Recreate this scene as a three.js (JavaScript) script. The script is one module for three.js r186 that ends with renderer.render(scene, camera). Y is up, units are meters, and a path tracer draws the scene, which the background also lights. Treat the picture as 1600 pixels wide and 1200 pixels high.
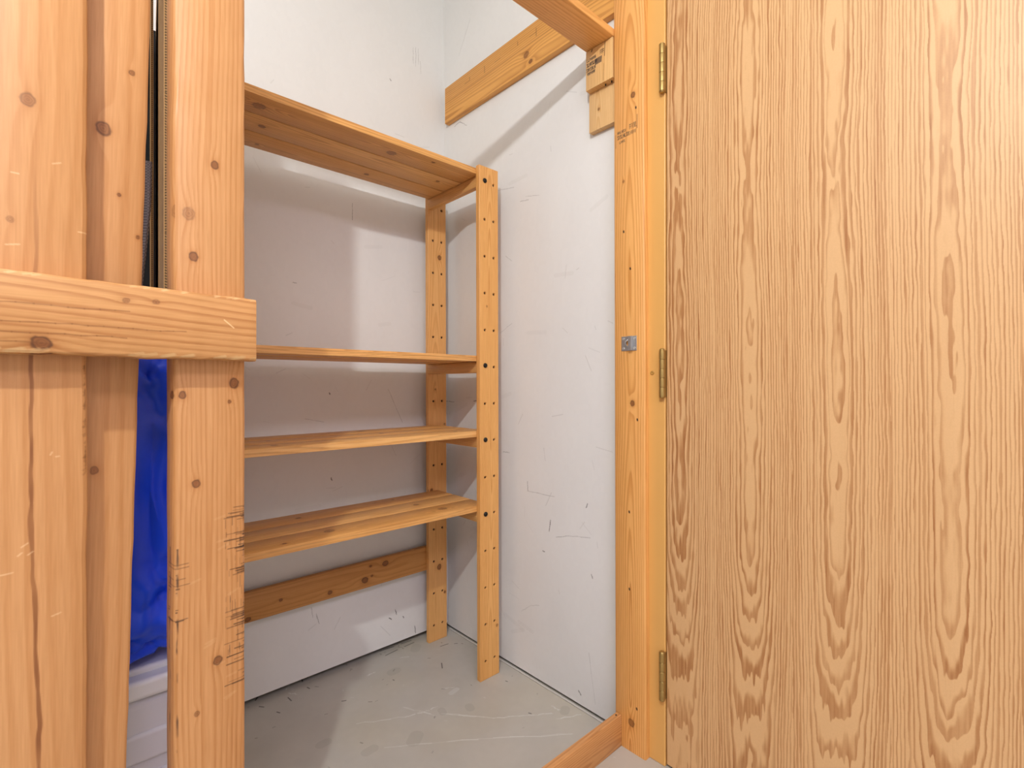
import * as THREE from 'three';
import { RoundedBoxGeometry } from 'three/addons/geometries/RoundedBoxGeometry.js';
import { mergeGeometries, toCreasedNormals } from 'three/addons/utils/BufferGeometryUtils.js';
import { RectAreaLightUniformsLib } from 'three/addons/lights/RectAreaLightUniformsLib.js';

// ------------------------------------------------------------------ camera, light, exposure
RectAreaLightUniformsLib.init();
const scene = new THREE.Scene();
scene.background = new THREE.Color(0x000000);
const renderer = new THREE.WebGLRenderer({ antialias: true });
renderer.toneMapping = THREE.LinearToneMapping;
renderer.toneMappingExposure = 1.05;
renderer.shadowMap.enabled = true;
// room axes: the closet's back wall is z = 0, its right-hand wall (with the door) is x = 0, floor y = 0
const camera = new THREE.PerspectiveCamera(75.0, 4 / 3, 0.03, 30);
camera.position.set(-1.14, 0.95, 1.608);
camera.lookAt(-1.14 + 0.677, 0.95, 1.608 - 0.736);

const LAMP = { x: -1.54, y: 2.13, z: 1.7, power: 5.0, color: 0xf4f8f8 };
const FILL_PANEL = { x: -1.7, y: 2.44, z: 2.9, w: 1.2, h: 0.6, power: 14.5, color: 0xece2fb };  // size and colour of the added fill light

// ------------------------------------------------------------------ helpers
const RX = 3.3, RZ = 4.0, RH = 2.52;             // room extents
let seedState = 1;
const reseed = (s) => { seedState = (s * 7919 + 13) >>> 0; };
const rnd = () => { seedState = (seedState + 0x6d2b79f5) >>> 0; let t = Math.imul(seedState ^ (seedState >>> 15), 1 | seedState); t = (t + Math.imul(t ^ (t >>> 7), 61 | t)) ^ t; return ((t ^ (t >>> 14)) >>> 0) / 4294967296; };
reseed(3);
const TAB = new Float32Array(65536); for (let i = 0; i < 65536; i++) TAB[i] = rnd() * 2 - 1;
function noise(x, y) {                             // smooth value noise, -1..1
  const xi = Math.floor(x), yi = Math.floor(y); let fx = x - xi, fy = y - yi;
  fx = fx * fx * (3 - 2 * fx); fy = fy * fy * (3 - 2 * fy);
  const a = xi & 255, b = (xi + 1) & 255, c = (yi & 255) << 8, d = ((yi + 1) & 255) << 8;
  const p = TAB[a | c], q = TAB[b | c], r = TAB[a | d], s = TAB[b | d];
  return p + (q - p) * fx + (r - p) * fy + (p - q - r + s) * fx * fy;
}
const sm = (a, b, x) => { x = Math.min(1, Math.max(0, (x - a) / (b - a))); return x * x * (3 - 2 * x); };
const mix = (a, b, t) => a + (b - a) * t;
const counts = {};
function numbered(name) { const n = counts[name] = (counts[name] ?? -1) + 1; return n ? name + '_' + String(n).padStart(3, '0') : name; }
function mesh(name, geo, material, parent) {
  const m = new THREE.Mesh(geo, material); m.name = parent && parent !== scene ? name : numbered(name);
  m.castShadow = m.receiveShadow = true; (parent ?? scene).add(m); return m;
}
function thing(name, label, category, group, x = 0, y = 0, z = 0) {
  const g = new THREE.Group(); g.name = numbered(name); g.position.set(x, y, z); scene.add(g); return tag(g, label, category, group);
}
function tag(o, label, category, group) { o.userData.label = label; o.userData.category = category; if (group) o.userData.group = group; return o; }
function struct(name, geo, material) { const m = mesh(name, geo, material); m.userData.kind = 'structure'; return m; }
function bx(w, h, d, x, y, z) { const g = new THREE.BoxGeometry(w, h, d); g.translate(x, y, z); return g; }
function rbx(w, h, d, r, x = 0, y = 0, z = 0, seg = 2) { const g = new RoundedBoxGeometry(w, h, d, seg, r); g.translate(x, y, z); return g; }
function cyl(r, h, axis, x, y, z, n = 20, r2 = r) { const g = new THREE.CylinderGeometry(r2, r, h, n); if (axis === 'x') g.rotateZ(Math.PI / 2); if (axis === 'z') g.rotateX(Math.PI / 2); g.translate(x, y, z); return g; }
const merge = (list) => mergeGeometries(list.map((g) => { const q = g.index ? g.toNonIndexed() : g; for (const k of Object.keys(q.attributes)) if (!['position', 'normal', 'uv'].includes(k)) q.deleteAttribute(k); return q; }));

// ------------------------------------------------------------------ textures
class Paint {                                      // an sRGB picture measured in metres, W across and L along
  constructor(W, L, w, h) { this.W = W; this.L = L; this.w = w; this.h = h; this.d = new Uint8Array(w * h * 4).fill(255); }
  fill(f) { const { w, h, W, L, d } = this, c = [0, 0, 0]; for (let j = 0; j < h; j++) for (let i = 0; i < w; i++) { f((i + 0.5) / w * W, (j + 0.5) / h * L, c); const o = (j * w + i) * 4; for (let k = 0; k < 3; k++) d[o + k] = Math.max(0, Math.min(255, c[k])); } return this; }
  stroke(x0, y0, x1, y1, width, col, alpha = 1) {
    const sx = this.w / this.W, sy = this.h / this.L, pad = width;
    const i0 = Math.max(0, Math.floor((Math.min(x0, x1) - pad) * sx)), i1 = Math.min(this.w - 1, Math.ceil((Math.max(x0, x1) + pad) * sx));
    const j0 = Math.max(0, Math.floor((Math.min(y0, y1) - pad) * sy)), j1 = Math.min(this.h - 1, Math.ceil((Math.max(y0, y1) + pad) * sy));
    const dx = x1 - x0, dy = y1 - y0, l2 = dx * dx + dy * dy || 1e-12, px = 0.6 / Math.min(sx, sy);
    for (let j = j0; j <= j1; j++) for (let i = i0; i <= i1; i++) {
      const x = (i + 0.5) / sx, y = (j + 0.5) / sy, t = Math.max(0, Math.min(1, ((x - x0) * dx + (y - y0) * dy) / l2));
      const q = Math.hypot(x - x0 - t * dx, y - y0 - t * dy), a = alpha * (1 - sm(width / 2 - px * 0.5, width / 2 + px, q));
      if (a > 0) { const o = (j * this.w + i) * 4; for (let k = 0; k < 3; k++) this.d[o + k] = mix(this.d[o + k], col[k], a); }
    }
    return this;
  }
  vline(fx, y0, y1, fw, col, fa) {                  // a continuous streak along the length
    for (let j = Math.max(0, Math.floor(y0 / this.L * this.h)); j < Math.min(this.h, y1 / this.L * this.h); j++) {
      const y = (j + 0.5) / this.h * this.L, x = fx(y), w = fw(y), a0 = fa(y), px = this.W / this.w;
      for (let i = Math.max(0, Math.floor((x - w) / px) - 1); i <= Math.min(this.w - 1, Math.ceil((x + w) / px) + 1); i++) { const a = a0 * (1 - sm(w / 2 - px * 0.5, w / 2 + px * 0.9, Math.abs((i + 0.5) * px - x))), o = (j * this.w + i) * 4; if (a > 0) for (let k = 0; k < 3; k++) this.d[o + k] = mix(this.d[o + k], col[k], a); }
    }
    return this;
  }
  texture(rx = 1, ry = 1) {
    const t = new THREE.DataTexture(this.d, this.w, this.h); t.colorSpace = THREE.SRGBColorSpace; t.magFilter = THREE.LinearFilter; t.minFilter = THREE.LinearMipmapLinearFilter;
    t.wrapS = t.wrapT = THREE.MirroredRepeatWrapping; t.repeat.set(rx, ry); t.needsUpdate = true; return t;
  }
}
// softwood board face: growth rings of a slightly tilted trunk, with knots that push the rings aside
function pine(o) {
  const W = o.W, L = o.L, res = o.res ?? 1100, p = new Paint(W, L, Math.round(W * res), Math.min(2048, Math.round(L * res)));
  const { seed = 1, a0 = W * 0.5, b0 = 0.004, slope = 0.02, l0 = L * 0.5, rw = 0.006, con = 0.55, knots = [], fine = 5 } = o;
  const A = o.light, B = o.dark, S = seed * 17.3, wob = o.wob ?? 0.006;
  p.fill((a, l, c) => {
    const bx_ = b0 + slope * (l - l0) + wob * 1.5 * noise(l * 2.2 + S, S);
    let d = Math.hypot(a - a0 + wob * noise(l * 3.1 + S, a * 9 + 3), bx_) + 0.0011 * noise(a * 40 + S, l * 6);
    let core = 0, rim = 0, halo = 0;
    for (const k of knots) {
      const dx = a - k[0], dl = (l - k[1]) * 0.85, q = Math.hypot(dx, dl * 0.42) / k[2];
      if (q < 5) d += k[2] * 1.1 * Math.exp(-q * q / 2.6);
      const e = Math.hypot(dx, dl) / k[2] + 0.14 * noise(a * 300 + S, l * 300);
      if (e < 3) { core = Math.max(core, (1 - sm(0.8, 1.05, e)) * (k[3] ?? 1)); rim = Math.max(rim, Math.exp(-((e - 0.95) ** 2) / 0.03) * (k[3] ?? 1)); halo = Math.max(halo, Math.exp(-e * e / 2.4) * (k[3] ?? 1)); if (e < 1) rim = Math.max(rim, 0.35 * (0.5 + 0.5 * Math.sin(e * 16))); }
    }
    const ph = d / rw, f = ph - Math.floor(ph), late = sm(0.35, 0.86, f) * (1 - sm(0.9, 1, f)) * (0.75 + 0.25 * noise(Math.floor(ph) * 3.7, S));
    const big = noise(a * 14 + S, l * 1.6) * 0.5 + noise(a * 30 + S, l * 5 + 9) * 0.3, fib = noise(a * 900, l * 26 + S) * fine + noise(a * 2300, l * 60) * fine * 0.6;
    const t = Math.max(0, Math.min(1, late * con + big * 0.16 + 0.1 + halo * 0.45));
    for (let k = 0; k < 3; k++) {
      let v = mix(A[k], B[k], t) + fib;
      v = mix(v, [120, 70, 34][k], core * 0.55); v = mix(v, [66, 36, 18][k], rim * 0.6); c[k] = v;
    }
  });
  if (o.after) o.after(p);
  return new THREE.MeshStandardMaterial({ map: p.texture(), roughness: o.rough ?? 0.5 });
}
const rgb = (h) => [h >> 16, (h >> 8) & 255, h & 255];

// a sawn board: rounded-rectangle profile swept along its length, edges slightly uneven
// axes: long, wide, thick as 'x' | 'y' | 'z'; centred on 0
function board(len, wide, thick, axes, o = {}) {
  const r = o.r ?? 0.002, n = o.n ?? 1, jit = o.jit ?? 0, prof = [], S = o.seed ?? 1;
  for (const [sw, st] of [[1, 1], [-1, 1], [-1, -1], [1, -1]]) {
    const q = []; for (let k = 0; k < 3; k++) { const an = k / 2 * Math.PI / 2; q.push([sw * (wide / 2 - r + r * Math.cos(an)), st * (thick / 2 - r + r * Math.sin(an))]); }
    if (sw * st < 0) q.reverse(); prof.push(...q);
  }
  const pos = [], idx = [], P = prof.length, st = Math.max(1, Math.round(n));
  for (let i = 0; i <= st; i++) {
    const l = (i / st - 0.5) * len;
    for (let k = 0; k < P; k++) {
      const [w, t] = prof[k], e = jit * (noise(l * 22 + S, w > 0 ? 3.3 : 8.8) + 0.7 * noise(l * 75 + S, w > 0 ? 1.3 : 5.8)) * (Math.abs(w) > wide * 0.3 ? 1 : 0);
      pos.push([l, w + e * Math.sign(w), t]);
    }
  }
  for (let i = 0; i < st; i++) for (let k = 0; k < P; k++) { const a = i * P + k, b = i * P + (k + 1) % P; idx.push(a, b, a + P, b, b + P, a + P); }
  for (let k = 1; k < P - 1; k++) { idx.push(0, k + 1, k); const z = st * P; idx.push(z, z + k, z + k + 1); }
  const ax = { x: 0, y: 1, z: 2 }, I = axes.split('').map((c) => ax[c]), arr = new Float32Array(pos.length * 3);
  pos.forEach((p, i) => { for (let k = 0; k < 3; k++) arr[i * 3 + I[k]] = p[k]; });
  const odd = (I[0] + 1) % 3 !== I[1];
  if (!odd) for (let i = 0; i < idx.length; i += 3) { const t = idx[i]; idx[i] = idx[i + 1]; idx[i + 1] = t; }
  let g = new THREE.BufferGeometry(); g.setAttribute('position', new THREE.BufferAttribute(arr, 3)); g.setIndex(idx);
  g = toCreasedNormals(g, 0.9); fixWinding(g);
  return woodUV(g, I, len, wide, o);
}
function fixWinding(g) {                            // make sure that the faces look outwards
  const p = g.attributes.position; let v = 0; const a = new THREE.Vector3(), b = new THREE.Vector3(), c = new THREE.Vector3();
  for (let i = 0; i < p.count; i += 3) { a.fromBufferAttribute(p, i); b.fromBufferAttribute(p, i + 1); c.fromBufferAttribute(p, i + 2); v += a.dot(b.cross(c)); }
  if (v < 0) { const q = p.array, n = g.attributes.normal.array; for (let i = 0; i < p.count; i += 3) for (let k = 0; k < 3; k++) { const t = q[i * 3 + 3 + k]; q[i * 3 + 3 + k] = q[i * 3 + 6 + k]; q[i * 3 + 6 + k] = t; } for (let i = 0; i < n.length; i++) n[i] = -n[i]; const t = n.slice(); for (let i = 0; i < p.count; i += 3) for (let k = 0; k < 3; k++) { n[i * 3 + 3 + k] = t[i * 3 + 6 + k]; n[i * 3 + 6 + k] = t[i * 3 + 3 + k]; } }
}
function woodUV(g, I, len, wide, o = {}) {          // grain runs along the long axis on every face
  const p = g.attributes.position, uv = new Float32Array(p.count * 2), A = p.array, LL = o.texL ?? len, WW = o.texW ?? wide, du = o.du ?? 0, dv = o.dv ?? 0;
  const N = new THREE.Vector3(), e1 = new THREE.Vector3(), e2 = new THREE.Vector3(), a = new THREE.Vector3();
  for (let i = 0; i < p.count; i += 3) {
    a.fromBufferAttribute(p, i); e1.fromBufferAttribute(p, i + 1).sub(a); e2.fromBufferAttribute(p, i + 2).sub(a); N.crossVectors(e1, e2);
    const n = [Math.abs(N.x), Math.abs(N.y), Math.abs(N.z)];
    for (let k = i; k < i + 3; k++) {
      const l = A[k * 3 + I[0]] + len / 2, w = A[k * 3 + I[1]] + wide / 2, t = A[k * 3 + I[2]];
      let u = w, v = l;
      if (n[I[1]] > n[I[2]] && n[I[1]] > n[I[0]]) u = (w > wide / 2 ? wide - 0.004 : 0.004) + t * 0.6;
      if (n[I[0]] > n[I[1]] && n[I[0]] > n[I[2]]) v = l + t * 0.5;
      uv[k * 2] = (u + du) / WW; uv[k * 2 + 1] = (v + dv) / LL;
    }
  }
  g.setAttribute('uv', new THREE.BufferAttribute(uv, 2)); return g;
}

// ------------------------------------------------------------------ materials
const plain = (c, rough = 0.6, extra = {}) => new THREE.MeshStandardMaterial({ color: c, roughness: rough, ...extra });
const MARKS_B = [[.443, .633, .445, .602, .5], [.443, .602, .561, .603, .3], [.545, .527, .539, .492, .9], [.691, .604, .686, .592, .7], [.569, .48, .62, .495, .4], [.62, .495, .7, .508, .35], [.512, .423, .52, .423, .7], [.415, .201, .455, .232, .2], [.455, .232, .495, .246, .2], [.658, .049, .667, .038, .8], [.705, .404, .71, .393, .6], [.296, 1.621, .378, 1.61, .35], [.409, 1.553, .448, 1.549, .35], [.434, 1.563, .495, 1.55, .25], [.696, .175, .719, .038, .25], [.323, .717, .356, .718, .4], [.16, .887, .183, .889, .8], [.003, .882, .041, .881, .5], [.31, 1.127, .369, 1.155, .25], [.517, .749, .523, .709, .2], [.336, 1.387, .369, 1.363, .25], [.04, 1.94, .075, 1.945, .5], [.075, 1.945, .12, 1.915, .5], [.07, 2.2, .14, 2.3, .25]];
const MARKS_A = [[-.139, 2.216, -.139, 2.156, .3], [-.128, 2.221, -.128, 2.149, .3], [-.117, 2.221, -.117, 2.161, .3], [-.109, 2.177, -.106, 2.13, .25], [-.238, 2.056, -.233, 2.051, .6], [-.383, 1.568, -.383, 1.51, .4], [-.253, .932, -.196, .81, .3], [-.467, .921, -.465, .916, .8], [-.463, .641, -.46, .633, .8], [-.23, .138, -.225, .12, .8], [-.255, .116, -.245, .108, .8], [-.513, .21, -.505, .176, .5], [-.529, .235, -.525, .203, .4], [-.583, 1.269, -.571, 1.269, .4], [-.547, .839, -.486, .825, .25], [-.15, .054, -.147, .026, .8], [-.2, .105, -.196, .098, .7]];
function paintedWall(marks, W, L, seed, footTone) {
  const p = new Paint(W, L, 1000, 2048);
  p.fill((a, l, c) => { const n = noise(a * 3 + seed, l * 2) * 1.6 + noise(a * 14, l * 9 + seed) * 1.2 + noise(a * 90, l * 60) * 0.7 - footTone * 9 * sm(0.5, 0, l) * (0.5 + 0.5 * noise(a * 7, l * 5)); c[0] = 231 + n; c[1] = 230 + n; c[2] = 227 + n; });  // tone darkens unevenly towards the foot of the wall
  reseed(seed);
  for (const [a, b, c, d, s] of marks) { let x = Math.abs(a), y = b; for (let k = 1; k <= 5; k++) { const nx = mix(Math.abs(a), Math.abs(c), k / 5) + (rnd() - .5) * .002, ny = mix(b, d, k / 5) + (rnd() - .5) * .002; p.stroke(x, y, nx, ny, 0.0022 * (0.4 + s), [84, 80, 76], s * (0.4 + 0.4 * rnd())); x = nx; y = ny; } }
  for (let i = 0; i < 60; i++) { const x = rnd() * W, y = rnd() * 1.9, an = rnd() * 6.3, l = 0.008 + rnd() * 0.05; p.stroke(x, y, x + Math.cos(an) * l, y + Math.sin(an) * l, 0.0014 + rnd() * .001, [120, 116, 110], 0.05 + rnd() * 0.1); }
  for (let i = 0; i < 14; i++) { const x = rnd() * W, y = rnd() * 1.8, l = 0.03 + rnd() * 0.06; p.stroke(x, y, x + l, y + l * (rnd() - .3), 0.012, [205, 202, 198], 0.14); }
  return new THREE.MeshStandardMaterial({ map: p.texture(), roughness: 0.75 });
}
const wallB_M = paintedWall(MARKS_B, 1.1, 2.52, 5, 1), wallA_M = paintedWall(MARKS_A, 1.1, 2.52, 9, 1), wallM = plain(0xdedbd5, 0.8);
const SCUFF = [[-.513, .284, -.396, .351], [-.396, .351, -.346, .37], [-.346, .37, -.301, .373], [-.313, .409, -.247, .488], [-.313, .409, -.217, .524], [-.217, .524, -.142, .577], [-.142, .577, -.079, .624], [-.085, .649, -.022, .684], [-.054, .6, -.051, .63], [-.251, .068, -.222, .083], [-.385, .089, -.356, .086], [-.605, .01, -.586, .036], [-.241, .315, -.21, .33], [-.379, .309, -.331, .403], [-.5, .42, -.3, .56], [-.3, .56, -.1, .72]];
const FLECK = [[-.163, .192, -.179, .219], [-.333, .166, -.332, .171], [-.126, .577, -.123, .584], [-.071, .416, -.069, .422], [-.613, .033, -.611, .055], [-.69, .019, -.681, .031], [-.551, .02, -.548, .032], [-.104, .099, -.073, .103], [-.66, .08, -.655, .09], [-.5, .16, -.49, .165], [-.28, .02, -.23, .014], [-.2, .012, -.16, .01]];
const floorM = (() => {
  const p = new Paint(1.2, 1.2, 1300, 1300);
  p.fill((a, l, c) => { const n = noise(a * 4, l * 4 + 7) * 5 + noise(a * 15, l * 15) * 3 + noise(a * 60, l * 60) * 1.5, y = Math.max(0, noise(a * 6 + 5, l * 6)) * 6; c[0] = 188 + n + y * .4; c[1] = 184 + n; c[2] = 174 + n - y; });
  reseed(21);
  for (const [a, b, c, d] of SCUFF) for (let r = 0; r < 2; r++) { let x = -a, y = b; for (let k = 1; k <= 6; k++) { const nx = mix(-a, -c, k / 6) + (rnd() - .5) * .006, ny = mix(b, d, k / 6) + (rnd() - .5) * .006; if (rnd() < .85) p.stroke(x, y, nx, ny, 0.0012 + rnd() * .0025, [214, 214, 208], 0.25 + rnd() * 0.5); x = nx; y = ny; } }
  for (const [a, b, c, d] of FLECK) p.stroke(-a, b, -c, d, 0.003, [72, 68, 62], 0.8);
  for (let i = 0; i < 90; i++) { const x = rnd() * 1.2, y = rnd() ** 1.7 * 1.1, l = .002 + rnd() * .008, an = rnd() * 6.3; p.stroke(x, y, x + Math.cos(an) * l, y + Math.sin(an) * l, .0015 + rnd() * .003, rnd() < .35 ? [205, 204, 198] : [98, 92, 82], .2 + rnd() * .4); }
  for (let i = 0; i < 22; i++) { const x = rnd() * 1.2, y = rnd() * 1.1; p.stroke(x, y, x + rnd() * .02, y + rnd() * .02, .02 + rnd() * .02, [140, 138, 126], .18); }
  p.stroke(.213, .345, .236, .35, .018, [206, 206, 202], .55);
  return new THREE.MeshStandardMaterial({ map: p.texture(), roughness: 0.42 });
})();

const PL = rgb(0xeeb46a), PD = rgb(0xc67e36);       // varnished pine of the shelves
const GL = rgb(0xca9560), GD = rgb(0xa66830);       // gate boards

// ------------------------------------------------------------------ the setting
const wt = 0.1, TILT = 0.013;
struct('floor', (() => { const g = new THREE.BoxGeometry(RX + 2 * wt, wt, RZ + 2 * wt); g.translate(-RX / 2, -wt / 2, RZ / 2); const p = g.attributes.position, uv = g.attributes.uv; for (let i = 0; i < p.count; i++) uv.setXY(i, -p.getX(i) / 1.2, p.getZ(i) / 1.2); return g; })(), floorM);
struct('ceiling', bx(RX + 2 * wt, wt, RZ + 2 * wt, -RX / 2, RH + wt / 2, RZ / 2), wallM);
{ // back wall: a painted panel that stops short of the floor over a dark recess
  const g = new THREE.BoxGeometry(RX + 0.2, RH - 0.02, 0.02); g.translate(-RX / 2 + 0.1, RH / 2 + 0.010, -0.01);
  const p = g.attributes.position, uv = g.attributes.uv; for (let i = 0; i < p.count; i++) uv.setXY(i, -p.getX(i) / 1.1, p.getY(i) / 2.52);
  const m = struct('wall_back', g, wallA_M); m.rotation.x = -TILT;
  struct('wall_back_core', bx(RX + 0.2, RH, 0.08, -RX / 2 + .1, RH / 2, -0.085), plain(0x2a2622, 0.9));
}
{ // right wall with the doorway z 0.905 .. 1.925
  const parts = [], D0 = 0.905, D1 = 1.925, DT = 2.02;
  const slab = (y0, y1, z0, z1) => bx(0.1, y1 - y0, z1 - z0, 0.05, (y0 + y1) / 2, (z0 + z1) / 2);
  parts.push(slab(0.011, RH, -0.12, D0), slab(DT, RH, D0, D1), slab(0.011, RH, D1, RZ + .1));
  const g = merge(parts), p = g.attributes.position, uv = g.attributes.uv; for (let i = 0; i < p.count; i++) uv.setXY(i, p.getZ(i) / 1.1, p.getY(i) / 2.52);
  struct('wall_right', g, wallB_M);
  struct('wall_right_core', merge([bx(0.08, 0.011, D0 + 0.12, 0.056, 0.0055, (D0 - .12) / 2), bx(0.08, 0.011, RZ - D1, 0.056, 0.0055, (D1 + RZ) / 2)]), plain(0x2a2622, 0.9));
  // strip of caulk at the foot of the wall
  struct('trim_1', rbx(0.007, 0.0045, 0.79, 0.002, -0.003, 0.00225, 0.41), plain(0xcfccc4, 0.6));
}
struct('wall_left', bx(wt, RH, RZ + 2 * wt, -RX - wt / 2, RH / 2, RZ / 2), wallM);
struct('wall_front', bx(RX, RH, wt, -RX / 2, RH / 2, RZ + wt / 2), wallM);

{ // the door: steel frame, oak veneer leaf, three brass hinges
  const d = new THREE.Group(); d.name = 'door_1'; d.userData = { kind: 'structure', label: 'oak veneer door in a tan painted steel frame with brass hinges' }; scene.add(d);
  const tan = plain(new THREE.Color(0xe2ac60), 0.42), D0 = 0.9, D1 = 1.926, T = 2.026, face = 0.052;
  const jamb = (z, sgn) => merge([rbx(0.125, T, face, 0.003, 0.0415, T / 2, z), rbx(0.05, T - face, 0.016, 0.002, 0.06, (T - face) / 2, z + sgn * (face / 2 + 0.006))]);
  mesh('frame_jamb', jamb(D0 + face / 2, 1), tan, d); mesh('frame_jamb', jamb(D1 - face / 2, -1), tan, d);
  mesh('frame_head', rbx(0.125, face, D1 - D0 - 2 * face, 0.003, 0.0415, T - face / 2, (D0 + D1) / 2), tan, d);
  // oak veneer: leaves of one flitch side by side, each with its cathedral
  const zl = D0 + face + 0.003, W = D1 - face - 0.003 - zl, H = T - face - 0.012, p = new Paint(W, H, 1344, 2048), leaf = 0.1655, first = -0.046;
  const A = rgb(0xdcb07c), B = rgb(0x9d6333);
  p.fill((a, l, c) => {
    const q = (a - first) / leaf, n = Math.floor(q), S = n * 0.05, x = (q - n - 0.5) * leaf;
    const y = l + n * 0.012;
    const sx = x + 0.009 * noise(y * 1.4 + 4, S) + 0.003 * noise(y * 4.5, S + 2);
    const bb = 0.040 + 0.034 * noise(y * 1.15, 31 + S) + 0.0045 * noise(y * 3.6, 12 + S) + 0.0016 * noise(y * 14, a * 40);
    const dd = Math.sqrt(sx * sx + bb * bb * (0.3 + 0.7 * Math.exp(-sx * sx / 0.0016))) + 0.0011 * noise(a * 55, y * 5) + 0.0010 * noise(a * 220, y * 34);
    const ph = dd / 0.0052, i = Math.floor(ph), f = ph - i, w = 0.64 + 0.26 * noise(i * 5.1 + 0.5, n * 7.7 + 3.5), str = 0.75 + 0.35 * noise(i * 3.3 + .5, n + 9.5);
    const late = sm(w - 0.28, w + 0.12, f) * (1 - sm(0.94, 1, f)) * str * (0.78 + 0.3 * noise(a * 300 + 5, y * 12));
    const pore = sm(0.0, 0.7, noise(a * 800 + 7, y * 30)) * late * 0.4 + sm(0.4, 0.8, noise(a * 1500, y * 40 + 3)) * 0.1;
    const big = noise(a * 9, y * 0.8) * 0.05 + noise(a * 40, y * 1.5) * 0.05;
    const t = Math.max(0, Math.min(1, late * 0.74 + pore * 0.5 + big));
    for (let k = 0; k < 3; k++) c[k] = mix(A[k], B[k], t) + noise(a * 700, y * 700) * 2;
  });
  const g = rbx(0.044, H, W, 0.0015, 0.0035, 0.008 + H / 2, zl + W / 2), pp = g.attributes.position, uv = g.attributes.uv;
  for (let i = 0; i < pp.count; i++) uv.setXY(i, (pp.getZ(i) - zl) / W, (pp.getY(i) - 0.008) / H);
  mesh('door_leaf', g, new THREE.MeshPhysicalMaterial({ map: p.texture(), roughness: 0.45, specularIntensity: 1 }), d);
  const brass = plain(new THREE.Color(0xb2955a), 0.38, { metalness: 0.8 });
  for (const yc of [1.7305, 0.976, 0.228]) {
    const pts = [], hh = 0.0575, R = 0.0074; pts.push([0.0001, -hh - 0.004], [R * 0.6, -hh - 0.004], [R, -hh - 0.001]);
    for (let k = 0; k < 5; k++) { const y0 = -hh + k * hh * 0.4, y1 = y0 + hh * 0.4; pts.push([R * 0.8, y0], [R * 0.8, y0 + 0.0005], [R, y0 + 0.0009], [R, y1 - 0.0009], [R * 0.8, y1 - 0.0005], [R * 0.8, y1]); }
    pts.push([R, hh + 0.001], [R * 0.6, hh + 0.004], [0.0001, hh + 0.004]);
    const l = new THREE.LatheGeometry(pts.map((q) => new THREE.Vector2(...q)), 24); l.translate(-0.0295, yc, 0.9485);
    mesh('hinge', merge([l, bx(0.010, 0.115, 0.003, -0.021, yc, 0.9525)]), brass, d);
  }
  const sc = new THREE.LatheGeometry([[0.0001, 0.0006], [0.0022, 0.0006], [0.0024, 0.002], [0.0048, 0.0022], [0.0054, 0], [0.0054, -0.001]].map((q) => new THREE.Vector2(...q)), 20); sc.rotateZ(Math.PI / 2); sc.translate(-0.0215, 0.9785, 0.9165);
  mesh('screw', sc, plain(new THREE.Color(0xb98a3e), 0.4), d);
}

// ------------------------------------------------------------------ framing lumber on the right
function stampMarks(p, x0, y0, w, h, slant, strong, rows) { // faint ink of a mill stamp, too worn to read: rows of short strokes
  reseed(77 + Math.round(x0 * 1e4)); const ink = [44, 32, 26];
  for (const [u0, u1, v, hh, bold] of rows) {
    for (let u = u0; u < u1; u += 0.075) {
      const x = x0 + u * w, y = y0 + v * h + (u * w) * slant, s = hh * h, cw = 0.05 * w, al = strong * (0.5 + rnd() * 0.5), k = Math.floor(rnd() * 5), lw = 0.0016 * bold;
      const seg = [[[0, 0, 0, 1], [0, 1, 1, .8], [0, .5, 1, .4]], [[0, 0, 1, 0], [1, 0, 0, 1], [0, 1, 1, 1]], [[0, 0, 0, 1], [1, 0, 1, 1], [0, .5, 1, .5]], [[0, 1, .5, 0], [.5, 0, 1, 1]], [[0, 0, 0, 1], [0, 0, 1, 0]]][k];
      for (const q of seg) p.stroke(x + q[0] * cw, y + q[1] * s, x + q[2] * cw, y + q[3] * s, lw, ink, al);
    }
  }
}
const STUD_L = 2.5;
const studM = pine({ W: .092, L: STUD_L, seed: 4, light: rgb(0xefb268), dark: rgb(0xbc742e), a0: .05, b0: .006, slope: .018, l0: .35, rw: .0058, con: .6, knots: [[.056, .9, .006], [.06, 1.695, .006], [.05, .075, .008, .8], [.03, 1.48, .003, .5]], after: (p) => {
  for (const [a, l] of [[.066, .12], [.068, 1.66], [.07, .86], [.045, .42], [.05, 1.25], [.03, 1.35], [.045, .62]]) p.stroke(a, l, a + .0006, l - .003, .0036, [44, 26, 14], .9);
  p.stroke(.006, 1.575, .006, 1.61, .0012, [90, 60, 36], .5); p.stroke(.072, 1.605, .072, 1.64, .0012, [70, 48, 30], .6);
  stampMarks(p, .012, 1.583, .06, .042, .03, .6, [[0, .42, .62, .14, .8], [0, .55, .3, .2, 1], [.1, .4, 0, .13, .6], [.62, .95, .62, .3, .7], [.58, .95, .28, .2, .45]]);
} });
{
  const s = mesh('wall_stud', board(STUD_L, .092, .038, 'yzx', { n: 8, r: .003 }), studM); s.position.set(-.0193, STUD_L / 2, .858); s.rotation.x = -.003;
  tag(s, 'upright pine stud screwed to the white wall beside the tan door frame', 'stud');
}
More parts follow.
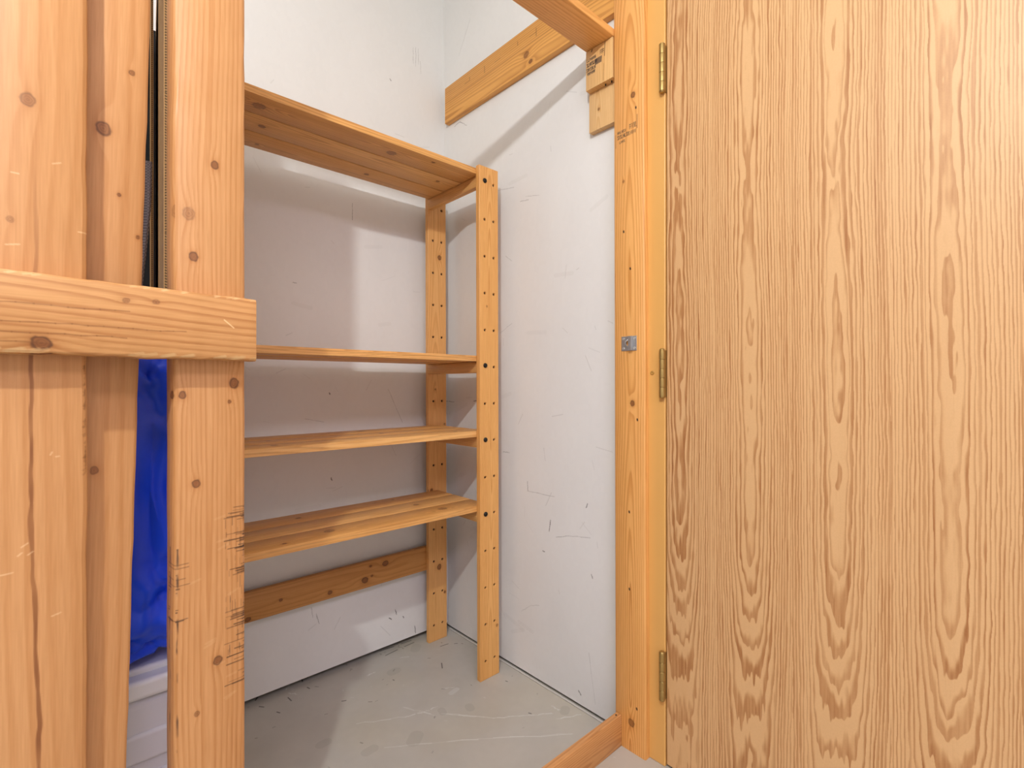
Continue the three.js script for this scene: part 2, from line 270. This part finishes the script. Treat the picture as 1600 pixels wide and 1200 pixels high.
{ // ledger board high on the right wall
  const L = .82, m = pine({ W: .137, L, seed: 12, light: rgb(0xe4a858), dark: rgb(0xa9692a), a0: .02, b0: .03, slope: .015, rw: .007, con: .55, knots: [[.05, .45, .009, .7], [.02, .47, .006]], after: (p) => {
    for (let i = 0; i < 8; i++) { const l = L - .07 - i * .085; p.stroke(.088 + (i % 3) * .012, l, .112, l, .0016, [80, 48, 24], .7); if (i % 2) p.stroke(.1, l, .1, l - .03, .0012, [90, 56, 28], .5); }
    p.stroke(.078, 0, .078, L, .0012, [150, 98, 48], .6);
  } });
  const b = mesh('ledger_board', board(L, .137, .02, 'zyx', { n: 6, r: .0015 }), m); b.position.set(-.0103, 2.024, L / 2 - .004 + .012);
  tag(b, 'horizontal pine ledger board high on the white wall, its end in the corner', 'board');
}
const blockM = pine({ W: .1, L: .24, seed: 15, res: 2000, light: rgb(0xe6bb7e), dark: rgb(0xc48944), a0: .06, b0: .02, slope: .01, rw: .004, con: .4, knots: [], after: (p) => {
  stampMarks(p, .003, .040, .060, .052, 0, .95, [[.02, .5, .75, .14, 1], [.02, .6, .48, .17, 1.2], [0, .5, .22, .16, 1.1], [.05, .5, .02, .13, 1.1], [.78, .95, .78, .22, 1]]);
  for (let i = 0; i < 5; i++) p.stroke(.034 + i * .0045, .060, .035 + i * .0045, .074, .0032, [38, 32, 40], .85);
  p.stroke(.064, .07, .066, .11, .0016, [60, 40, 26], .7); p.stroke(.02, .102, .022, .106, .003, [40, 26, 16], .9); p.stroke(.06, .005, .062, .05, .001, [120, 80, 42], .6);
} });
const blockM2 = pine({ W: .1, L: .26, seed: 18, res: 1800, light: rgb(0xe8c088), dark: rgb(0xc48a46), a0: .03, b0: .02, slope: .02, rw: .004, con: .4, knots: [[.034, .055, .003]] });
{
  const a = mesh('cleat_block', board(.235, .098, .0185, 'yzx', { n: 3, r: .001, texL: .26, texW: .1 }), blockM2); a.position.set(-.0096, 1.6605 + .1175, .761);
  tag(a, 'lower pine block flat on the white wall, partly behind the stamped block', 'block');
  const b = mesh('cleat_block', board(.108, .091, .019, 'yzx', { n: 3, r: .001, texL: .24, texW: .1 }), blockM); b.position.set(-.0287, 1.7695 + .054, .7615);
  tag(b, 'upper pine block with dark stamped ink marks, nailed over another block', 'block');
  for (const [y, z] of [[1.7675, .775], [1.7675, .795]]) { const n = mesh('nail_tip', cyl(.0018, .006, 'y', -.026, y, z, 8), plain(0x30261c, .5, { metalness: .6 }), b); n.position.sub(b.position); }
}
{ // board that spans the closet front overhead
  const L = 1.75, h = mesh('header_board', board(L, .093, .02, 'xzy', { n: 6 }), pine({ W: .093, L, res: 700, seed: 22, light: PL, dark: PD, a0: .1, b0: .03, rw: .006, con: .5, knots: [[.04, 1.2, .008], [.05, .4, .01]] }));
  h.position.set(-L / 2 - .0005, 1.889, .7625); tag(h, 'flat pine board spanning overhead, resting on the stamped wall block', 'board');
}
{
  const L = .87, t = mesh('threshold_strip', board(L, .082, .017, 'xyz', { n: 4 }), pine({ W: .082, L, res: 800, seed: 25, light: rgb(0xdca468), dark: rgb(0xa4642e), a0: .02, b0: .02, rw: .005, con: .5, knots: [[.03, .4, .007]] }));
  t.position.set(-.0395 - L / 2, .041, .8275); tag(t, 'low pine strip on edge across the floor at the foot of the stud', 'strip');
  const n = mesh('nail_head', cyl(.0022, .002, 'y', L / 2 - .012, .0415, .0, 12), plain(0x3a2a20, .5), t); n.castShadow = true;
}
{ // zinc keeper for a bolt
  const k = thing('latch_keeper', 'small zinc latch keeper screwed to the upright stud', 'latch', null, -.0384, 1.055, .859);
  const zinc = plain(new THREE.Color(0xb4b5b6), .38, { metalness: .7 });
  const sh = new THREE.Shape(); sh.moveTo(-.0225, -.0185); sh.lineTo(.0225, -.0185); sh.lineTo(.0225, .0185); sh.lineTo(-.0225, .0185); sh.closePath();
  const ho = new THREE.Path(); ho.absellipse(-.004, .001, .0048, .0075, 0, Math.PI * 2); sh.holes.push(ho);
  const pg = new THREE.ExtrudeGeometry(sh, { depth: .0012, bevelEnabled: true, bevelSize: .0004, bevelThickness: .0004, bevelSegments: 1 }); pg.rotateY(-Math.PI / 2);
  mesh('plate', pg, zinc, k);
  mesh('strap', merge([rbx(.0025, .037, .010, .001, -.0085, 0, .0075), rbx(.009, .037, .002, .0008, -.005, 0, .0035), rbx(.009, .037, .002, .0008, -.005, 0, .0115)]), zinc, k);
  const hook = new THREE.TubeGeometry(new THREE.CatmullRomCurve3([[-.002, -.008, -.006], [-.006, -.004, -.007], [-.008, .003, -.006], [-.006, .008, -.002], [-.003, .0085, .002]].map((q) => new THREE.Vector3(...q))), 16, .0018, 8); mesh('hook', hook, zinc, k);
  for (const [y, z] of [[.0125, -.0165], [-.0125, -.0165], [.0125, .0168], [-.0125, .0168]]) mesh('screw', merge([cyl(.0034, .0018, 'x', -.0022, y, z, 16, .0034), bx(.0006, .0044, .0008, -.0032, y, z)]), plain(new THREE.Color(0xd8d8d4), .3, { metalness: .7 }), k);
}

// ------------------------------------------------------------------ shelving unit in the corner
{
  const u = thing('shelving_unit', 'tall open pine shelving unit with four slatted shelves in the white corner', 'shelves');
  const H = 1.648, PW = .079, PT = .018, YH = [.118 * .5, 0];
  const postKnots = [[[.05, 1.42, .007], [.045, .27, .008], [.07, .17, .004], [.012, .56, .005], [.03, .93, .003, .7], [.07, .8, .003, .7]], [[.07, .16, .004, .6], [.03, 1.2, .003, .5]]];
  const postM = [pine({ W: PW, L: H, seed: 31, light: rgb(0xecb470), dark: rgb(0xc27e38), a0: .03, b0: .02, slope: .02, rw: .0045, con: .42, knots: postKnots[0] }), pine({ W: PW, L: H, seed: 37, light: PL, dark: PD, a0: .045, b0: .012, slope: .022, l0: 1.3, rw: .005, con: .55, knots: postKnots[1] })];
  const holeShadeM = plain(0x22160c, .9);  // near-black plugs give the post holes their inner shade
  const post = (x, z, mat, levels, bolts) => {
    const s = new THREE.Shape(); s.moveTo(-PW / 2, 0); s.lineTo(PW / 2, 0); s.lineTo(PW / 2, H); s.lineTo(-PW / 2, H); s.closePath();
    for (const y of levels) for (const dx of [-PW / 2 + .0225, PW / 2 - .019]) {
      if (bolts.some((b) => Math.abs(b - y) < .02) && dx < 0) continue;
      const h = new THREE.Path(); h.absarc(dx, y, .0044, 0, Math.PI * 2); s.holes.push(h);
    }
    const bev = .0012; let g = new THREE.ExtrudeGeometry(s, { depth: PT - 2 * bev, bevelEnabled: true, bevelSize: bev, bevelOffset: -bev, bevelThickness: bev, bevelSegments: 1, curveSegments: 10 });
    g.translate(0, -H / 2, -PT / 2 + bev); g = g.index ? g.toNonIndexed() : g; woodUV(g, [1, 0, 2], H, PW);
    const m = mesh('post', g, mat, u); m.position.set(x, H / 2, z);
    mesh('hole_shade_plug', merge(levels.flatMap((y) => [-PW / 2 + .0225, PW / 2 - .019].filter((dx) => dx > 0 || !bolts.some((b) => Math.abs(b - y) < .02)).map((dx) => cyl(.0043, .008, 'z', dx, y - H / 2, 0, 10)))), holeShadeM, m); return m;
  };
  const levels = []; for (let k = 0; k < 14; k++) levels.push(.0585 + k * .1183);
  const boltY = [1.602, 1.0095, .771, .532], steel = plain(0x2b2824, .45, { metalness: .7 });
  const front = [], xs = [-.0985, -.875];
  xs.forEach((x, side) => {
    const f = post(x, .359, postM[1], levels, side ? [] : boltY), b = post(x + (side ? 0 : .012), .046, postM[0], levels, []);
    if (!side) { f.rotation.z = .0035; b.rotation.z = .0035; }
    for (const y of boltY) {
      const l = new THREE.LatheGeometry([[.0001, .005], [.0035, .0047], [.0068, .003], [.0078, .0006], [.0078, 0]].map((q) => new THREE.Vector2(...q)), 18); l.rotateX(Math.PI / 2); l.translate((side ? 1 : -1) * (PW / 2 - .0225), y - H / 2, PT / 2);
      mesh('bolt', l, steel, f);
    }
  });
  // shelves of three boards each
  const SX0 = -.915, SX1 = -.089, SL = SX1 - SX0, BW = .0945, gap = .0045, ST = .0185;
  const shM = [0, 1, 2].map((k) => pine({ W: BW, L: SL, seed: 41 + k * 3, light: rgb([0xebb26c, 0xeeb872, 0xe7ad64][k]), dark: rgb([0xb07434, 0xb87c3c, 0xaa6e30][k]), a0: [.03, .07, .05][k], b0: [.012, .03, .02][k], slope: .012, rw: .0042, con: .5, rough: .45, knots: [[[.05, .52, .006], [.03, .2, .004, .7]], [[.045, .18, .007, .9], [.06, .72, .005]], [[.04, .505, .011, .6], [.045, .145, .012, .6], [.07, .63, .004]]][k], after: (p) => { reseed(k + 5); for (let i = 0; i < 16; i++) { const a = (i + .5) / 16 * BW; p.stroke(a, 0, a + (rnd() - .5) * .001, SL, .0009, rnd() < .5 ? [150, 98, 48] : [236, 200, 150], .28); } } }));
  const variants = [0, 1, 2].map((k) => board(SL, BW, ST, 'xzy', { n: 4, r: .0016 }));
  const flipped = variants.map((g) => { const q = g.clone(); const a = q.attributes.uv; const arr = a.array.slice(); for (let i = 1; i < arr.length; i += 2) arr[i] = 1 - arr[i]; q.setAttribute('uv', new THREE.BufferAttribute(arr, 2)); return q; });
  [1.6335, 1.031, .789, .5485].forEach((y, lev) => {
    const s = new THREE.Group(); s.name = 'shelf'; u.add(s); s.position.set((SX0 + SX1) / 2, y, 0);
    for (let k = 0; k < 3; k++) { const b = mesh('board', (lev % 2 ? flipped : variants)[k], shM[(k + lev) % 3], s); b.position.set(0, lev === 1 && k === 2 ? .001 : 0, .0565 + BW / 2 + k * (BW + gap)); }
    for (const x of [-.1185, -.855]) { const c = mesh('cleat', board(.2945, .036, .02, 'zyx', { n: 2, texL: SL, texW: BW, dv: .1 * lev }), shM[1], u); c.position.set(x, y - ST / 2 - .0182, .2025); }
  });
  const br = mesh('brace', board(.86, .087, .018, 'xyz', { n: 4 }), pine({ W: .087, L: .86, seed: 55, light: rgb(0xc98f4e), dark: rgb(0x9a6026), a0: .05, b0: .03, rw: .009, con: .35, knots: [[.066, .625, .0085], [.028, .55, .009], [.07, .57, .0035], [.036, .575, .0035], [.02, .43, .006], [.04, .28, .004], [.01, .19, .006]] }), u);
  br.position.set(-.915 + .43, .3065, .0272);
}

// ------------------------------------------------------------------ gate of upright boards on the left
{
  const g = thing('slatted_gate', 'rough pine gate of upright boards with one horizontal rail, left in the picture', 'gate', null, -.932, 0, .8073); g.rotation.y = .1118;
  const H = 1.862, W = .0935;
  const scuffs = (p) => { reseed(91); const dark = [52, 32, 20];
    for (const [y0, y1, n, side] of [[.755, .775, 16, 1], [.70, .74, 34, 1], [.675, .69, 12, 1], [.60, .635, 30, 1], [.55, .59, 14, 1], [.52, .54, 8, 1], [.67, .71, 10, 0], [.63, .66, 6, 0]]) for (let i = 0; i < n * .7; i++) {
      const y = mix(y0, y1, rnd()), l = .004 + rnd() ** 2 * .026;
      if (side) p.stroke(W - l, y, W, y + .001 * (rnd() - .5), .0007 + rnd() * .0007, dark, .2 + rnd() * .45); else p.stroke(.004, y, .004 + l * .6, y, .001, dark, .3 + rnd() * .4);
    }
    for (let i = 0; i < 40; i++) { const a = W - rnd() * .028, y = .56 + rnd() * .2; p.stroke(a, y, a, y + .006 + rnd() * .012, .0007, dark, .12 + rnd() * .28); }
    p.vline((y) => .0068 + .0008 * noise(y * 50, 1), .46, .73, (y) => .0012 + .0012 * noise(y * 120, 4), dark, (y) => Math.max(0, .25 + .7 * noise(y * 70, 6)));
    for (let i = 0; i < 12; i++) { const a = .02 + rnd() * .06, y = .5 + rnd() * .3; p.stroke(a, y, a + .012, y + .006 * rnd(), .003, [236, 206, 164], .12); }
  };
  const M1 = pine({ W, L: H, seed: 61, light: GL, dark: GD, a0: .045, b0: .004, slope: .016, l0: 1.15, rw: .0062, con: .42, knots: [[.052, 1.256, .0045], [.026, 1.123, .005], [.077, .951, .006], [.013, .935, .004], [.071, .925, .002], [.029, .814, .0045], [.056, .562, .005], [.02, 1.18, .007, .35], [.03, .5, .003, .6]], after: scuffs });
  const M2 = pine({ W, L: H, seed: 66, light: GL, dark: GD, a0: .12, b0: .05, slope: .01, rw: .013, con: .28, knots: [[.042, 1.267, .006, .55], [.028, 1.13, .003, .3]], after: (p) => {
    reseed(12); p.vline((y) => .047 + .003 * noise(y * 9, 4) + .004 * (1 - y) + .0007 * noise(y * 60, 2), .2, 1.25, (y) => .0024 + .0022 * Math.abs(noise(y * 24, 9)), [122, 70, 32], (y) => y < .985 ? .7 + .2 * noise(y * 40, 3) : .45 * sm(1.25, 1.02, y));
    for (let i = 0; i < 24; i++) { const y = .4 + rnd() * .9, x = rnd() * W; p.stroke(x, y, x + .012 * rnd(), y + .004 * rnd(), .0014, [246, 222, 186], .35); }
    for (let i = 0; i < 50; i++) { const y = .84 + rnd() * .14; p.stroke(W - .001 - .003 * rnd(), y, W - .001, y + .008 * rnd(), .002, [110, 70, 38], .25); }
  } });
  const M3 = pine({ W, L: H, seed: 72, light: GL, dark: GD, a0: .03, b0: .05, slope: .01, rw: .01, con: .3, knots: [[.075, 1.36, .003, .8], [.048, 1.275, .007, .9], [.066, 1.195, .002], [.087, 1.145, .002], [.05, .84, .004, .7]] });
  const a = mesh('slat', board(H, .0885, .038, 'yxz', { n: 60, jit: .0005, r: .004, seed: 3, texW: W, du: .004 }), M1, g); a.position.set(-.0885 / 2, H / 2, -.019);
  const b = mesh('slat', board(H, W, .038, 'yxz', { n: 60, jit: .0009, r: .005, seed: 8 }), M2, g); b.position.set(-.1775 - W / 2, H / 2, -.019);
  const c = mesh('slat', board(H, W, .036, 'yxz', { n: 60, jit: .0006, r: .003, seed: 14 }), M3, g); c.position.set(-.1195 - W / 2, H / 2 + .001, -.0565); c.rotation.z = -.0262;
  const RL = .62, rm = pine({ W: .088, L: RL, seed: 80, light: rgb(0xcc985e), dark: rgb(0x965a28), a0: .06, b0: .01, slope: .02, rw: .0085, con: .42, wob: .01, knots: [[.012, .395, .007], [.03, .2, .006], [.068, .47, .003, .5], [.07, .5, .003, .5]], after: (p) => {
    reseed(33); for (let i = 0; i < 8; i++) { let y = .06 + rnd() * .3, x = .01 + rnd() * .07; for (let k = 0; k < 14; k++) { const nx = x + (rnd() - .5) * .0022; p.stroke(x, y, nx, y + .014, .0012, [112, 66, 30], .4); x = nx; y += .014; } }
    for (let i = 0; i < 40; i++) { const y = rnd() * RL; p.stroke(.085, y, .087, y + .006, .002, [232, 204, 160], .25); p.stroke(.002, y, .005, y + .012, .004, [206, 168, 116], .5); }
    p.stroke(.055, .578, .045, .59, .0012, [240, 210, 160], .7); } });
  const r = mesh('rail', board(RL, .088, .028, 'xyz', { n: 60, jit: .0011, r: .004, seed: 21 }), rm, g); r.position.set(.004 - RL / 2, 1.0265, .0142);
}

// ------------------------------------------------------------------ things stored behind the gate, with an added shade panel
{ // storage bin
  const b = thing('storage_bin', 'pale plastic storage bin on the floor under the blue bag', 'bin', null, -1.117, 0, .535);
  const pl = plain(0xd2d4de, .45);
  const W = .43, D = .26, Hh = .47;
  const body = new RoundedBoxGeometry(W - .03, Hh, D - .02, 3, .02), p = body.attributes.position; for (let i = 0; i < p.count; i++) { const k = .9 + .1 * (p.getY(i) / Hh + .5); p.setX(i, p.getX(i) * k); p.setZ(i, p.getZ(i) * k); } body.translate(0, Hh / 2, 0); body.computeVertexNormals();
  mesh('body', body, pl, b);
  for (const [y, h] of [[.39, .045], [.34, .012], [.26, .05]]) mesh('rib', rbx(W - .03, h, D - .012, .006, 0, y, 0), pl, b);
  mesh('lid', merge([rbx(W, .03, D, .008, 0, Hh + .012, 0), rbx(W - .05, .014, D - .05, .006, 0, Hh + .030, 0)]), plain(0xe4e6ea, .4), b);
}
{ // blue fabric bag with slack folds
  const g = new THREE.SphereGeometry(1, 120, 90), p = g.attributes.position, v = new THREE.Vector3(), pw = (x, e) => Math.sign(x) * Math.abs(x) ** e;
  for (let i = 0; i < p.count; i++) {
    v.fromBufferAttribute(p, i); const n = v.clone(), q = new THREE.Vector3(pw(v.x, .36), pw(v.y, .34), pw(v.z, .42));
    const a = Math.abs(noise(q.x * 3 + q.y * 2.2, q.y * 3 - q.x + q.z * 2)), c = Math.abs(noise(q.x * 7 - q.y * 3.1 + 9, q.y * 6 + q.z * 4 + 3));
    const line = q.y * .268 - (q.x * .22 - .115) * 1.0 - .06, fold = Math.exp(-(line * line) / .0003);
    const e = Math.abs(noise(q.x * 15 + q.y * 5, q.y * 9 - q.x * 6 + q.z * 5)); const d = Math.min(.012, .05 * a + .03 * c + .010 * e - .035 + .014 * noise(q.x * 5, q.y * 4) - .018 * fold);
    p.setXYZ(i, q.x * .245 + n.x * d, q.y * .268 + n.y * d * .35, q.z * .118 + n.z * d);
  }
  g.computeVertexNormals();
  const m = mesh('fabric_bag', g, new THREE.MeshPhysicalMaterial({ color: new THREE.Color(0x0a4af0), roughness: .42, sheen: .25, sheenColor: new THREE.Color(0x3f6cff), sheenRoughness: .5 }));
  m.position.set(-1.15, .786, .566); tag(m, 'bright blue crumpled fabric bag standing on the pale bin behind the gate', 'bag');
}
{ // flattened cardboard, on edge
  const dark = rgb(0xb68c58);
  const p = new Paint(.4, 1, 128, 512); p.fill((a, l, c) => { const n = noise(a * 300, l * 300) * 5 + noise(a * 20, l * 5) * 4; for (let k = 0; k < 3; k++) c[k] = dark[k] + n; });
  const cm = new THREE.MeshStandardMaterial({ map: p.texture(), roughness: .9 });
  const fp = new Paint(.01, .1, 16, 400); fp.fill((a, l, c) => { const w = .5 + .5 * Math.sin(l * 2 * Math.PI / .004 + Math.sin(a * 300)); for (let k = 0; k < 3; k++) c[k] = dark[k] * (.45 + .5 * w); });
  const fluteM = new THREE.MeshStandardMaterial({ map: fp.texture(1, 8), roughness: .95 });
  const sheet = (x, t, h, z, label, mat = cm, len = .31) => {
    // two liners with the fluting between them, visible along the edge
    const s = thing('cardboard_sheet', label, 'cardboard', null, x, 0, z);
    mesh('liner', bx(.0008, h, len, -t / 2 + .0004, h / 2, -len / 2), mat, s); mesh('liner', bx(.0008, h, len, t / 2 - .0004, h / 2, -len / 2), mat, s);
mesh('fluting', bx(t - .0016, h, len - .003, 0, h / 2, -len / 2), fluteM, s);
    s.rotation.y = -.111; s.position.y = 1.062; return s;
  };
  sheet(-.994, .004, .74, .40, 'thin brown cardboard sheet on edge above the blue bag, a thin line in the gap');
  sheet(-1.0218, .008, .78, .774, 'thick brown cardboard sheet on edge, right against the outer gate board', cm, .66);
  const bk = mesh('added_shade_panel', rbx(.42, 1.85, .012, .003), plain(0x050505, .9)); bk.position.set(-1.13, .925, .05); tag(bk, 'added black panel behind the cardboard sheets that darkens the gap like deep shade', 'board');  // added black panel, standing in for deep shade between the gate boards
}
{ // grey woven strap end hanging between the boards
  const p = new Paint(.05, .3, 100, 600); p.fill((a, l, c) => { const w = Math.sin(a * 2500) * Math.sin(l * 2500) > 0 ? 1 : 0; c[0] = 112 + w * 40; c[1] = 106 + w * 38; c[2] = 108 + w * 38; });
  const s = new THREE.Shape(); s.moveTo(-.02, .196); s.lineTo(.008, .19); s.lineTo(.006, .12); s.lineTo(-.0065, .0); s.lineTo(-.02, 0); s.closePath();
  const g = new THREE.ExtrudeGeometry(s, { depth: .003, bevelEnabled: true, bevelSize: .0006, bevelThickness: .0006, bevelSegments: 1 });
  const m = mesh('mesh_pouch', g, new THREE.MeshStandardMaterial({ map: p.texture(8, 2), roughness: .85 })); m.position.set(-1.036, 1.09, .69); m.rotation.y = -.7;
  tag(m, 'grey woven mesh pouch corner showing between the leaning board and cardboard', 'pouch');
}

// ------------------------------------------------------------------ lamp and added fill light
{
  const l = thing('ceiling_lamp', 'bare bulb in a white ceiling lampholder above the camera', 'lamp', null, LAMP.x, 0, LAMP.z);
  const rose = new THREE.LatheGeometry([[.0001, RH], [.06, RH], [.058, RH - .02], [.03, RH - .035], [.012, RH - .04], [.012, LAMP.y + .12], [.024, LAMP.y + .11], [.024, LAMP.y + .06], [.0001, LAMP.y + .06]].map((q) => new THREE.Vector2(...q)), 28); mesh('lampholder', rose, plain(0xe8e6e0, .4), l);
  const bulb = new THREE.LatheGeometry([[.0001, -.034], [.014, -.031], [.026, -.02], [.031, -.004], [.029, .012], [.02, .032], [.014, .05], [.013, .062], [.0001, .062]].map((q) => new THREE.Vector2(...q)), 28); bulb.translate(0, LAMP.y, 0);
  mesh('bulb', bulb, new THREE.MeshStandardMaterial({ color: 0xffffff, emissive: new THREE.Color(LAMP.color), emissiveIntensity: 8, roughness: .5 }), l);
  const pt = new THREE.PointLight(LAMP.color, LAMP.power, 0, 2); pt.position.set(0, LAMP.y, 0); pt.castShadow = true; pt.shadow.radius = 1.2; pt.shadow.mapSize.set(2048, 2048); l.add(pt);
}
{  // unseen fill panel, added to brighten the shaded parts
  const t = thing('added_fill_panel', 'added fill light as a flat white panel on the ceiling behind the camera', 'lamp', null, FILL_PANEL.x, 0, FILL_PANEL.z);
  mesh('fill_housing', rbx(FILL_PANEL.w + .04, .05, FILL_PANEL.h + .04, .008, 0, RH - .026, 0), plain(0xe8e8e6, .5), t);
  mesh('fill_diffuser', bx(FILL_PANEL.w, .006, FILL_PANEL.h, 0, RH - .054, 0), new THREE.MeshStandardMaterial({ color: 0xffffff, emissive: new THREE.Color(FILL_PANEL.color), emissiveIntensity: 1.5 }), t);
  const r = new THREE.RectAreaLight(FILL_PANEL.color, FILL_PANEL.power, FILL_PANEL.w, FILL_PANEL.h); r.position.set(0, RH - .06, 0); r.rotation.x = -Math.PI / 2; t.add(r);
}

renderer.render(scene, camera);
